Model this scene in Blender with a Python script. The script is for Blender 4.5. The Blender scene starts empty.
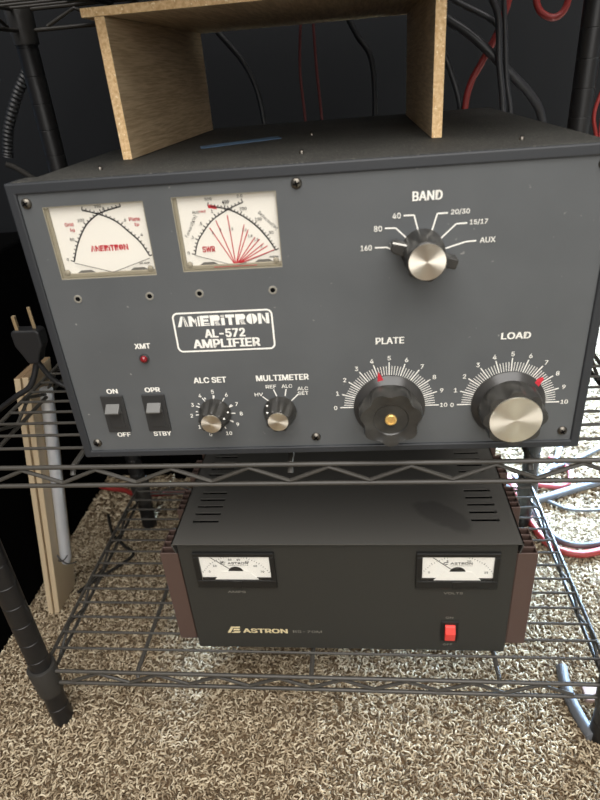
import bpy, math, random
import numpy as np
from mathutils import Vector, Matrix, Euler
random.seed(7)
S = 0.001                                   # all lengths below are millimetres
scn = bpy.context.scene
COL = scn.collection

# ------------------------------------------------------------------ camera
cam_d = bpy.data.cameras.new('camera')
cam_d.sensor_width = 36.0
cam_d.lens = 588.39 * 36.0 / 800.0
cam_d.clip_start = 0.01
cam_d.dof.use_dof = True
cam_d.dof.focus_distance = 0.50
cam_d.dof.aperture_fstop = 9.0
cam = bpy.data.objects.new('camera', cam_d)
COL.objects.link(cam)
cam.location = (0.2158052, -0.3639727, 0.5939011)
cam.rotation_euler = (1.0643, 0.0743, 0.0816)
scn.camera = cam

# ------------------------------------------------------------------ world, lights, exposure
w = bpy.data.worlds.new('world'); scn.world = w; w.use_nodes = True
w.node_tree.nodes['Background'].inputs[0].default_value = (0.95, 0.98, 1.0, 1)
w.node_tree.nodes['Background'].inputs[1].default_value = 0.13

def area(name, loc, target, sx, sy, power, color):
    d = bpy.data.lights.new(name, 'AREA'); d.shape = 'RECTANGLE'
    d.size = sx; d.size_y = sy; d.energy = power; d.color = color
    o = bpy.data.objects.new(name, d); COL.objects.link(o)
    o.location = loc
    o.rotation_euler = (Vector(target) - Vector(loc)).to_track_quat('-Z', 'Y').to_euler()
    return o
area('ceiling_light', (0.45, -1.15, 2.35), (0.4, -0.9, 0.0), 2.6, 2.2, 118, (1.0, 0.972, 0.94))
area('front_fill_light', (0.55, -2.7, 1.35), (0.2, 0.0, 0.45), 1.6, 1.2, 42, (1.0, 0.975, 0.94))  # added fill from behind the camera, brightens boards and front faces
area('window_daylight', (1.95, 1.86, 0.98), (0.55, 0.2, 0.0), 1.0, 0.6, 2000, (0.50, 0.72, 1.0))
area('floor_patch_light', (-0.12, 1.86, 0.98), (0.0, 0.12, 0.0), 0.16, 0.30, 750, (0.50, 0.72, 1.0))  # narrow lamp added for the pale carpet patch left of the power supply

scn.view_settings.view_transform = 'Standard'
scn.view_settings.look = 'None'
scn.view_settings.gamma = 1.0
scn.view_settings.use_curve_mapping = False
scn.view_settings.exposure = 0.0

# ------------------------------------------------------------------ materials
def srgb(r, g, b):
    f = lambda c: (c / 255) / 12.92 if c / 255 <= 0.04045 else ((c / 255 + 0.055) / 1.055) ** 2.4
    return (f(r), f(g), f(b), 1.0)
def mat(name, col, rough=0.5, metal=0.0, spec=0.5, bump=None, speck=None, mottle=None, coat=0.0):
    """bump=(scale, strength, distance) ; speck=(scale, threshold, colour) ; mottle=(scale, colour2)"""
    m = bpy.data.materials.new(name); m.use_nodes = True
    nt = m.node_tree; b = nt.nodes['Principled BSDF']
    b.inputs['Base Color'].default_value = col; b.inputs['Roughness'].default_value = rough
    b.inputs['Metallic'].default_value = metal; b.inputs['Specular IOR Level'].default_value = spec
    b.inputs['Coat Weight'].default_value = coat
    tc = nt.nodes.new('ShaderNodeTexCoord')
    def noise(scale, detail=3):
        n = nt.nodes.new('ShaderNodeTexNoise'); n.inputs['Scale'].default_value = scale
        n.inputs['Detail'].default_value = detail
        nt.links.new(tc.outputs['Object'], n.inputs['Vector']); return n
    src = None
    def mix(fac, a, bcol):
        x = nt.nodes.new('ShaderNodeMix'); x.data_type = 'RGBA'
        nt.links.new(fac, x.inputs[0])
        if isinstance(a, tuple): x.inputs[6].default_value = a
        else: nt.links.new(a, x.inputs[6])
        x.inputs[7].default_value = bcol
        return x.outputs[2]
    def ramp(sock, a, c):
        r = nt.nodes.new('ShaderNodeMapRange'); r.inputs[1].default_value = a; r.inputs[2].default_value = c
        nt.links.new(sock, r.inputs[0]); return r.outputs[0]
    if mottle: src = mix(ramp(noise(mottle[0], 5).outputs[0], 0.35, 0.68), src or col, mottle[1])
    if speck: src = mix(ramp(noise(speck[0], 2).outputs[0], speck[1], speck[1] + 0.06), src or col, speck[2])
    if src is not None: nt.links.new(src, b.inputs['Base Color'])
    if bump:
        bn = nt.nodes.new('ShaderNodeBump'); bn.inputs['Strength'].default_value = bump[1]
        bn.inputs['Distance'].default_value = bump[2]
        nt.links.new(noise(bump[0]).outputs[0], bn.inputs['Height']); nt.links.new(bn.outputs[0], b.inputs['Normal'])
    return m

M = {}
M['amp_case'] = mat('amp_textured_paint', srgb(46, 45, 42), 0.7, spec=0.35, bump=(900, 0.9, 0.0008),
                    speck=(700, 0.60, srgb(96, 94, 87)), mottle=(25, srgb(56, 55, 51)))
M['bezel'] = mat('amp_bezel_paint', srgb(40, 42, 45), 0.5, bump=(700, 0.15, 0.0003), speck=(160, 0.74, srgb(95, 95, 92)))
M['amp_panel'] = mat('amp_grey_panel', srgb(86, 88, 89), 0.42, bump=(300, 0.04, 0.0003), mottle=(14, srgb(79, 81, 82)),
                     speck=(230, 0.755, srgb(135, 134, 130)))
M['white'] = mat('white_print', srgb(236, 233, 224), 0.6)
M['dim_print'] = mat('worn_grey_print', srgb(128, 124, 114), 0.6)
M['gold_print'] = mat('pale_gold_print', srgb(214, 198, 156), 0.45)
M['red_print'] = mat('red_print', srgb(190, 38, 52), 0.6)
M['black_print'] = mat('black_print', srgb(28, 28, 30), 0.6)
M['grey_print'] = mat('grey_needle', srgb(110, 108, 104), 0.5)
M['meter_face'] = mat('meter_face_card', srgb(240, 237, 231), 0.6)
M['psu_card'] = mat('white_meter_card', srgb(254, 253, 250), 0.6)
M['meter_wall'] = mat('meter_beige_plastic', srgb(150, 143, 126), 0.4)
M['meter_black'] = mat('meter_black_plastic', srgb(26, 26, 25), 0.35)
M['knob'] = mat('black_knob_plastic', srgb(40, 39, 37), 0.3, bump=(500, 0.12, 0.0004), mottle=(90, srgb(58, 56, 52)))
M['knob_skirt'] = mat('glossy_black_skirt', srgb(48, 47, 46), 0.28, bump=(200, 0.05, 0.0003), mottle=(60, srgb(60, 58, 55)))
M['brass'] = mat('brass', srgb(236, 196, 120), 0.4, 0.7)
M['prong'] = mat('pale_brass', srgb(206, 184, 146), 0.35, 0.8)
M['screw'] = mat('screw_steel', srgb(112, 107, 99), 0.42, 1.0)
M['hole'] = mat('dark_hole', srgb(6, 6, 6), 0.9, spec=0.1)
M['switch'] = mat('switch_black', srgb(44, 44, 44), 0.45)
M['paddle'] = mat('rocker_grey', srgb(88, 87, 84), 0.4)
M['led'] = mat('red_lens', srgb(120, 14, 22), 0.15, coat=0.5)
M['rubber'] = mat('rubber_foot', srgb(60, 60, 60), 0.7)
M['rack'] = mat('rack_black_epoxy', srgb(60, 57, 52), 0.45, spec=0.45)
M['post'] = mat('rack_post_black', srgb(25, 24, 24), 0.42)
M['collar'] = mat('collar_black', srgb(46, 44, 41), 0.45)
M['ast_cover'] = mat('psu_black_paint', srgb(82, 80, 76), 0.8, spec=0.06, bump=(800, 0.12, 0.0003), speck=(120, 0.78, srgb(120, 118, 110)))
def stain(m, c, rx, ry):
    nt = m.node_tree; b = nt.nodes['Principled BSDF']
    tc = nt.nodes.new('ShaderNodeTexCoord'); mp = nt.nodes.new('ShaderNodeMapping'); mp.vector_type = 'TEXTURE'
    mp.inputs['Location'].default_value = (c[0], c[1], c[2]); mp.inputs['Rotation'].default_value = (0, 0, -0.7); mp.inputs['Scale'].default_value = (rx, ry, 1)
    nz = nt.nodes.new('ShaderNodeTexNoise'); nz.inputs['Scale'].default_value = 45
    ad = nt.nodes.new('ShaderNodeVectorMath'); ad.operation = 'MULTIPLY_ADD'; ad.inputs[1].default_value = (0.02, 0.02, 0)
    nt.links.new(tc.outputs['Object'], nz.inputs['Vector']); nt.links.new(nz.outputs['Color'], ad.inputs[0]); nt.links.new(tc.outputs['Object'], ad.inputs[2])
    nt.links.new(ad.outputs[0], mp.inputs[0])
    ln = nt.nodes.new('ShaderNodeVectorMath'); ln.operation = 'LENGTH'; nt.links.new(mp.outputs[0], ln.inputs[0])
    mr = nt.nodes.new('ShaderNodeMapRange'); mr.inputs[1].default_value = 1.0; mr.inputs[2].default_value = 0.75
    nt.links.new(ln.outputs['Value'], mr.inputs[0])
    mx = nt.nodes.new('ShaderNodeMix'); mx.data_type = 'RGBA'
    old = b.inputs['Base Color'].links[0].from_socket
    nt.links.new(old, mx.inputs[6]); mx.inputs[7].default_value = srgb(70, 68, 65); nt.links.new(mr.outputs[0], mx.inputs[0])
    nt.links.new(mx.outputs[2], b.inputs['Base Color'])
stain(M['ast_cover'], (0.256, 0.044, 0.1448), 0.034, 0.016)
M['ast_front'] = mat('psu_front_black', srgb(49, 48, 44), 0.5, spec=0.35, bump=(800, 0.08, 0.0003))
M['sink'] = mat('brown_anodised', srgb(86, 68, 61), 0.45, 0.15)
M['red_switch'] = mat('red_rocker', srgb(226, 70, 62), 0.35)
M['chip'] = mat('particle_board_edge', srgb(234, 202, 154), 0.85, bump=(600, 0.5, 0.001),
                mottle=(420, srgb(204, 164, 114)), speck=(520, 0.62, srgb(250, 228, 188)))
M['dark_wall'] = mat('dark_wall_paint', srgb(14, 16, 19), 0.9)
M['black_panel'] = mat('black_panel_paint', srgb(10, 12, 15), 0.75, spec=0.25)
M['black_case'] = mat('black_case_paint', srgb(6, 6, 6), 0.95, spec=0.02)
M['cable_black'] = mat('cable_black', srgb(58, 58, 60), 0.35)
M['cable_red'] = mat('cable_red', srgb(132, 38, 34), 0.5)
M['cable_shaded_red'] = mat('cable_shaded_red', srgb(84, 26, 22), 0.6)  # red darkened to carry the shade inside the board shelf
M['cable_pink'] = mat('cable_pink_red', srgb(160, 62, 66), 0.5)
M['cable_grey'] = mat('cable_blue_grey', srgb(86, 88, 92), 0.5)
M['cord_tan'] = mat('cord_dark', srgb(40, 38, 35), 0.8, spec=0.2)
M['plug'] = mat('plug_black', srgb(26, 26, 27), 0.5)
M['chrome'] = mat('chrome_tube', srgb(235, 240, 248), 0.3, 0.5)
M['cream'] = mat('cream_edge', srgb(190, 171, 141), 0.4, bump=(40, 0.1, 0.001))
M['tan'] = mat('tan_board', srgb(128, 106, 80), 0.5)
M['flat_blue'] = mat('blue_strip', srgb(84, 112, 140), 0.6, mottle=(60, srgb(66, 88, 112)))
M['pink_card'] = mat('pinkish_block', srgb(160, 134, 122), 0.7)
M['grey_tube'] = mat('grey_plastic', srgb(92, 94, 98), 0.6)
M['floor'] = mat('carpet_backing', srgb(112, 90, 64), 0.95, mottle=(90, srgb(80, 64, 46)))

def wood():
    m = bpy.data.materials.new('wood_grain_laminate'); m.use_nodes = True
    nt = m.node_tree; b = nt.nodes['Principled BSDF']; b.inputs['Roughness'].default_value = 0.5
    tc = nt.nodes.new('ShaderNodeTexCoord'); mp = nt.nodes.new('ShaderNodeMapping')
    mp.inputs['Scale'].default_value = (34, 3, 60)
    nt.links.new(tc.outputs['Object'], mp.inputs[0])
    n = nt.nodes.new('ShaderNodeTexNoise'); n.inputs['Scale'].default_value = 1.6; n.inputs['Detail'].default_value = 4
    nt.links.new(mp.outputs[0], n.inputs['Vector'])
    wv = nt.nodes.new('ShaderNodeMath'); wv.operation = 'MULTIPLY'; wv.inputs[1].default_value = 46
    nt.links.new(n.outputs[0], wv.inputs[0])
    sn = nt.nodes.new('ShaderNodeMath'); sn.operation = 'SINE'; nt.links.new(wv.outputs[0], sn.inputs[0])
    fine = nt.nodes.new('ShaderNodeTexNoise'); fine.inputs['Scale'].default_value = 16; fine.inputs['Detail'].default_value = 6
    nt.links.new(mp.outputs[0], fine.inputs['Vector'])
    ad = nt.nodes.new('ShaderNodeMath'); ad.operation = 'MULTIPLY_ADD'; ad.inputs[1].default_value = 0.12
    nt.links.new(sn.outputs[0], ad.inputs[0]); nt.links.new(fine.outputs[0], ad.inputs[2])
    r = nt.nodes.new('ShaderNodeValToRGB')
    r.color_ramp.elements[0].position = 0.28; r.color_ramp.elements[0].color = srgb(176, 150, 114)
    r.color_ramp.elements[1].position = 0.72; r.color_ramp.elements[1].color = srgb(212, 188, 152)
    nt.links.new(ad.outputs[0], r.inputs[0]); nt.links.new(r.outputs[0], b.inputs['Base Color'])
    return m
M['wood'] = wood()

def spun():
    m = bpy.data.materials.new('spun_aluminium'); m.use_nodes = True
    nt = m.node_tree; b = nt.nodes['Principled BSDF']
    b.inputs['Base Color'].default_value = srgb(236, 229, 215); b.inputs['Metallic'].default_value = 1
    b.inputs['Roughness'].default_value = 0.36; b.inputs['Anisotropic'].default_value = 0.85
    t = nt.nodes.new('ShaderNodeTangent'); t.direction_type = 'RADIAL'; t.axis = 'Y'
    nt.links.new(t.outputs[0], b.inputs['Tangent'])
    return m
M['spun'] = spun()

def glass():
    m = bpy.data.materials.new('clear_meter_window'); m.use_nodes = True
    nt = m.node_tree; out = nt.nodes['Material Output']; nt.nodes.remove(nt.nodes['Principled BSDF'])
    tr = nt.nodes.new('ShaderNodeBsdfTransparent'); tr.inputs[0].default_value = (0.97, 0.965, 0.95, 1)
    gl = nt.nodes.new('ShaderNodeBsdfGlossy'); gl.inputs['Roughness'].default_value = 0.06
    fr = nt.nodes.new('ShaderNodeMath'); fr.operation = 'MULTIPLY_ADD'; fr.inputs[1].default_value = 0.10; fr.inputs[2].default_value = 0.015
    lw = nt.nodes.new('ShaderNodeLayerWeight'); lw.inputs[0].default_value = 0.35
    nt.links.new(lw.outputs['Facing'], fr.inputs[0])
    mx = nt.nodes.new('ShaderNodeMixShader')
    nt.links.new(fr.outputs[0], mx.inputs[0]); nt.links.new(tr.outputs[0], mx.inputs[1]); nt.links.new(gl.outputs[0], mx.inputs[2])
    nt.links.new(mx.outputs[0], out.inputs[0])
    return m
M['glass'] = glass()

def pile_mat():
    m = bpy.data.materials.new('carpet_yarn'); m.use_nodes = True
    nt = m.node_tree; b = nt.nodes['Principled BSDF']; b.inputs['Roughness'].default_value = 0.9
    b.inputs['Specular IOR Level'].default_value = 0.15
    at = nt.nodes.new('ShaderNodeAttribute'); at.attribute_name = 'yarn'
    r = nt.nodes.new('ShaderNodeValToRGB'); e = r.color_ramp.elements
    e[0].position = 0.0; e[0].color = srgb(92, 79, 62)
    e[1].position = 1.0; e[1].color = srgb(200, 187, 162)
    for p, c in ((0.22, srgb(118, 102, 81)), (0.42, srgb(150, 134, 110)), (0.7, srgb(174, 159, 133))):
        q = e.new(p); q.color = c
    nt.links.new(at.outputs['Fac'], r.inputs[0]); nt.links.new(r.outputs[0], b.inputs['Base Color'])
    return m
M['pile'] = pile_mat()

import os
def sans_font():                             # the sans face that ships inside Blender
    try:
        d = bpy.utils.system_resource('DATAFILES', path='fonts')
        return bpy.data.fonts.load(os.path.join(d, 'Inter.woff2'))
    except Exception:
        return None
FONT = sans_font()
# ------------------------------------------------------------------ mesh builder
class MB:
    def __init__(s): s.v = []; s.f = []; s.mi = []; s.mats = []; s.smooth = []
    def _m(s, m):
        if m not in s.mats: s.mats.append(m)
        return s.mats.index(m)
    def add(s, vs, fs, m=None, smooth=False):
        o = len(s.v); s.v.extend([tuple(p) for p in vs]); k = s._m(m)
        for f in fs: s.f.append([i + o for i in f]); s.mi.append(k); s.smooth.append(smooth)
        return s
    def box(s, x0, x1, y0, y1, z0, z1, m=None, rot=None, piv=None):
        vs = [(x, y, z) for x in (x0, x1) for y in (y0, y1) for z in (z0, z1)]
        if rot is not None:
            p = Vector(piv or (0, 0, 0)); vs = [tuple(rot @ (Vector(q) - p) + p) for q in vs]
        return s.add(vs, [(0, 1, 3, 2), (4, 6, 7, 5), (0, 4, 5, 1), (2, 3, 7, 6), (0, 2, 6, 4), (1, 5, 7, 3)], m)
    def tube(s, pts, r, m=None, seg=8, smooth_path=0, cap=True):
        P = [Vector(p) for p in pts]
        if smooth_path:
            Q = []; n = len(P)
            for i in range(n - 1):
                a, b, c, d = P[max(i - 1, 0)], P[i], P[i + 1], P[min(i + 2, n - 1)]
                for k in range(smooth_path):
                    t = k / smooth_path
                    Q.append(0.5 * ((2 * b) + (c - a) * t + (2 * a - 5 * b + 4 * c - d) * t * t + (3 * b - a - 3 * c + d) * t ** 3))
            Q.append(P[-1]); P = Q
        n = len(P); T = []
        for i in range(n):
            d = (P[min(i + 1, n - 1)] - P[max(i - 1, 0)]); T.append(d.normalized())
        up = Vector((0, 0, 1)) if abs(T[0].z) < 0.9 else Vector((1, 0, 0))
        u = T[0].cross(up).normalized(); vs = []
        rr = r if isinstance(r, (list, tuple)) else [r] * n
        if len(rr) != n: rr = [rr[0]] * n
        for i in range(n):
            u = (u - T[i] * u.dot(T[i])).normalized(); w_ = T[i].cross(u)
            for k in range(seg):
                a = 2 * math.pi * k / seg; vs.append(P[i] + (u * math.cos(a) + w_ * math.sin(a)) * rr[i])
        fs = [(i * seg + k, i * seg + (k + 1) % seg, (i + 1) * seg + (k + 1) % seg, (i + 1) * seg + k) for i in range(n - 1) for k in range(seg)]
        s.add(vs, fs, m, True)
        if cap: s.add(vs[:seg], [tuple(range(seg))[::-1]], m); s.add(vs[-seg:], [tuple(range(seg))], m)
        return s
    def lathe(s, prof, c=(0, 0, 0), axis='Z', seg=32, m=None, flute=None, cap=True, smooth=True):
        """prof: list of (r, h[, flute weight]); axis 'Z' goes up, '-Y' goes out of a front panel"""
        vs = []
        for q in prof:
            r, h = q[0], q[1]; fw = q[2] if len(q) > 2 else 0
            for k in range(seg):
                a = 2 * math.pi * k / seg; rk = r
                if flute and fw:
                    nf, depth, sharp, ph = flute
                    rk = r - depth * fw * (0.5 + 0.5 * math.cos(nf * (a - ph))) ** sharp
                x, y = rk * math.cos(a), rk * math.sin(a)
                vs.append((c[0] + x, c[1] + y, c[2] + h) if axis == 'Z' else (c[0] + x, c[1] - h, c[2] + y))
        n = len(prof); fl = axis != 'Z'
        fs = []
        for i in range(n - 1):
            for k in range(seg):
                f = (i * seg + k, i * seg + (k + 1) % seg, (i + 1) * seg + (k + 1) % seg, (i + 1) * seg + k)
                fs.append(f)
        s.add(vs, fs, m, smooth)
        if cap:
            s.add(vs[:seg], [tuple(range(seg))[::-1]], m); s.add(vs[-seg:], [tuple(range(seg))], m)
        return s
    def prism_xz(s, poly, y0, y1, m=None):
        n = len(poly)
        vs = [(x, y0, z) for x, z in poly] + [(x, y1, z) for x, z in poly]
        fs = [tuple(range(n)), tuple(range(2 * n - 1, n - 1, -1))] + [(i, i + n, (i + 1) % n + n, (i + 1) % n) for i in range(n)]
        return s.add(vs, fs, m)
    def prism_yz(s, poly, x0, x1, m=None):
        n = len(poly)
        vs = [(x0, y, z) for y, z in poly] + [(x1, y, z) for y, z in poly]
        fs = [tuple(range(n)), tuple(range(2 * n - 1, n - 1, -1))] + [(i, i + n, (i + 1) % n + n, (i + 1) % n) for i in range(n)]
        return s.add(vs, fs, m)
    def bar(s, x0, z0, x1, z1, wd, y, m=None, t=0.12):
        d = Vector((x1 - x0, z1 - z0)); n = Vector((-d.y, d.x)).normalized() * wd / 2
        return s.prism_xz([(x0 + n.x, z0 + n.y), (x0 - n.x, z0 - n.y), (x1 - n.x, z1 - n.y), (x1 + n.x, z1 + n.y)], y, y + t, m)
    def polyline(s, pts, wd, y, m=None):
        for a, b in zip(pts, pts[1:]): s.bar(a[0], a[1], b[0], b[1], wd, y, m)
        return s
    def plate(s, xs, ys, zfun, holes, m=None):
        """flat grid plate with cells left out; zfun(u, v) -> 3D point"""
        idx = {}
        def vid(i, j):
            if (i, j) not in idx: idx[(i, j)] = len(vs); vs.append(zfun(xs[i], ys[j]))
            return idx[(i, j)]
        vs = []; fs = []
        for i in range(len(xs) - 1):
            for j in range(len(ys) - 1):
                cx, cy = (xs[i] + xs[i + 1]) / 2, (ys[j] + ys[j + 1]) / 2
                if any(h[0] < cx < h[1] and h[2] < cy < h[3] for h in holes): continue
                fs.append((vid(i, j), vid(i + 1, j), vid(i + 1, j + 1), vid(i, j + 1)))
        return s.add(vs, fs, m)
    def text(s, txt, cx, cz, h, wd=None, y=0.0, m=None, bold=0.02, rot=0.0):
        """lettering in the xz plane, centred on (cx, cz), cap height h, total width wd"""
        c = bpy.data.curves.new('t', 'FONT'); c.body = txt; c.size = 1.0; c.resolution_u = 3
        if FONT: c.font = FONT
        c.align_x = 'CENTER'; c.align_y = 'CENTER'
        o = bpy.data.objects.new('t', c)
        me = o.to_mesh()
        vs = [v.co.copy() for v in me.vertices]; fs = [tuple(p.vertices) for p in me.polygons]
        o.to_mesh_clear(); bpy.data.objects.remove(o); bpy.data.curves.remove(c)
        x0 = min(v.x for v in vs); x1 = max(v.x for v in vs); z0 = min(v.y for v in vs); z1 = max(v.y for v in vs)
        bold = bold * (0.45 if h < 3.5 else 1.0)
        n0 = len(vs); vs2 = []; fs2 = []; lay = []
        for q, (sh_, v2) in enumerate(((0, 0),) if bold < 0.005 else ((-1, -.6), (1, -.6), (-1, .6), (1, .6), (0, 0))):
            fs2 += [tuple(i + len(vs2) for i in f) for f in fs]
            vs2 += [Vector((v.x + sh_ * bold, v.y + v2 * bold, -0.06 * q)) for v in vs]
        vs, fs = vs2, fs2
        kz = h / (z1 - z0); kx = (wd / (x1 - x0)) if wd else kz
        ca, sa = math.cos(rot), math.sin(rot); out = []
        for v in vs:
            px, pz = (v.x - (x0 + x1) / 2) * kx, (v.y - (z0 + z1) / 2) * kz
            out.append((cx + px * ca - pz * sa, y + v.z, cz + px * sa + pz * ca))
        return s.add(out, fs, m)
    def build(s, name, m=None, parent=None, loc=None, bevel=0, bseg=2, kind=None, label=None):
        me = bpy.data.meshes.new(name)
        me.from_pydata([(a * S, b * S, c * S) for a, b, c in s.v], [], s.f)
        mats = [k if k is not None else m for k in s.mats]
        for k in mats: me.materials.append(M[k])
        me.polygons.foreach_set('material_index', s.mi)
        me.polygons.foreach_set('use_smooth', s.smooth)
        me.update()
        import bmesh
        bm = bmesh.new(); bm.from_mesh(me)
        bmesh.ops.recalc_face_normals(bm, faces=bm.faces[:])
        bm.to_mesh(me); bm.free()
        if any(s.smooth): me.set_sharp_from_angle(angle=math.radians(38))
        o = bpy.data.objects.new(name, me); COL.objects.link(o)
        if parent: o.parent = parent
        if loc: o.location = tuple(c * S for c in loc)
        if bevel:
            b = o.modifiers.new('bevel', 'BEVEL'); b.width = bevel * S; b.segments = bseg; b.limit_method = 'ANGLE'
            b.harden_normals = False
        if kind: o['kind'] = kind
        if label: o['label'] = label
        return o

def thing(name, label, cat, loc=(0, 0, 0), rz=0.0, group=None):
    o = bpy.data.objects.new(name, None); COL.objects.link(o); o.empty_display_size = 0.02
    o.location = tuple(c * S for c in loc); o.rotation_euler = (0, 0, rz)
    o['label'] = label; o['category'] = cat
    if group: o['group'] = group
    return o
def tag(o, label, cat, group=None, kind=None):
    o['label'] = label; o['category'] = cat
    if group: o['group'] = group
    if kind: o['kind'] = kind
    return o
def struct(o): o['kind'] = 'structure'; return o

# ------------------------------------------------------------------ room shell
struct(MB().box(-1500, 3000, -1700, 1700, -30, 0).build('floor', 'floor'))
wb = MB()
WINS = ((1420, 2480, 660, 1300), (-260, 20, 780, 1180))  # second, narrow opening added to let the floor patch lamp through
edges = [-1500, -260, 20, 1420, 2480, 3000]
for x0, x1 in zip(edges, edges[1:]):
    op = [w_ for w_ in WINS if w_[0] == x0]
    if op: wb.box(x0, x1, 1700, 1760, 0, op[0][2]).box(x0, x1, 1700, 1760, op[0][3], 2400)
    else: wb.box(x0, x1, 1700, 1760, 0, 2400)
struct(wb.build('wall_back', 'dark_wall'))
for i_, (x0, x1, z0, z1) in enumerate(WINS):
    fr = MB()
    for a in ((x0, x0 + 25, z0, z1), (x1 - 25, x1, z0, z1), (x0 + 25, x1 - 25, z0, z0 + 25), (x0 + 25, x1 - 25, z1 - 25, z1)):
        fr.box(a[0], a[1], 1690, 1730, a[2], a[3])
    struct(fr.build('window_%d' % (i_ + 1), 'meter_face'))
struct(MB().box(-1560, -1500, -1700, 1760, 0, 2400).build('wall_left', 'dark_wall'))
struct(MB().box(3000, 3060, -1700, 1760, 0, 2400).build('wall_right', 'dark_wall'))

# ------------------------------------------------------------------ carpet pile (nobody could count it)
def carpet():
    rng = np.random.default_rng(3)
    pts = []
    def grid(x0, x1, y0, y1, st):
        xs, ys = np.meshgrid(np.arange(x0, x1, st), np.arange(y0, y1, st))
        p = np.stack([xs.ravel(), ys.ravel()], 1); return p + rng.uniform(-st * .6, st * .6, p.shape)
    pts = np.concatenate([grid(-270, 640, -130, 330, 2.75), grid(-500, 1150, 330, 900, 5.2), grid(-500, 900, -800, -130, 8.5)])
    n = len(pts)
    ang = rng.uniform(0, 2 * np.pi, n); L = rng.uniform(4.0, 8.0, n); bend = rng.uniform(-.9, .9, n)
    rad = rng.uniform(0.65, 1.1, n); base = rng.uniform(-0.5, 3.4, n); hgt = rng.uniform(0.3, 2.2, n)
    big = pts[:, 1] > 330; rad[big] *= 1.9; L[big] *= 1.7
    big = pts[:, 1] < -130; rad[big] *= 3; L[big] *= 2.4
    K, SEG = 4, 4
    verts = np.zeros((n, K, SEG, 3)); t = np.linspace(-.5, .5, K)
    for i, ti in enumerate(t):
        a = ang + bend * ti
        cx = pts[:, 0] + np.cos(a) * L * ti - np.sin(ang) * bend * L * .25 * (ti * ti * 4)
        cy = pts[:, 1] + np.sin(a) * L * ti + np.cos(ang) * bend * L * .25 * (ti * ti * 4)
        cz = base + hgt * (1 - (2 * ti) ** 2) + (0.25 + .5 * rng.random(n)) * 1.2
        rr = rad * (0.55 if i in (0, K - 1) else 1.0)
        for k in range(SEG):
            b = 2 * np.pi * k / SEG
            verts[:, i, k, 0] = cx - np.sin(a) * np.cos(b) * rr
            verts[:, i, k, 1] = cy + np.cos(a) * np.cos(b) * rr
            verts[:, i, k, 2] = cz + np.sin(b) * rr
    V = verts.reshape(-1, 3) * S
    f = []
    for i in range(K - 1):
        for k in range(SEG): f.append((i * SEG + k, i * SEG + (k + 1) % SEG, (i + 1) * SEG + (k + 1) % SEG, (i + 1) * SEG + k))
    f = np.array(f, np.int32)
    F = (f[None] + (np.arange(n, dtype=np.int32) * K * SEG)[:, None, None]).reshape(-1)
    me = bpy.data.meshes.new('carpet_pile')
    me.vertices.add(len(V)); me.vertices.foreach_set('co', V.astype(np.float32).ravel())
    me.loops.add(len(F)); me.loops.foreach_set('vertex_index', F)
    nf = len(F) // 4
    me.polygons.add(nf); me.polygons.foreach_set('loop_start', np.arange(nf, dtype=np.int32) * 4)
    me.polygons.foreach_set('use_smooth', np.ones(nf, bool))
    at = me.attributes.new('yarn', 'FLOAT', 'POINT')
    at.data.foreach_set('value', np.repeat(rng.random(n).astype(np.float32), K * SEG))
    me.materials.append(M['pile']); me.update(calc_edges=True); me.validate()
    o = bpy.data.objects.new('carpet_pile', me); COL.objects.link(o)
    return tag(o, 'shaggy cream and brown carpet pile covering the floor', 'carpet', kind='stuff')
carpet()

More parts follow.
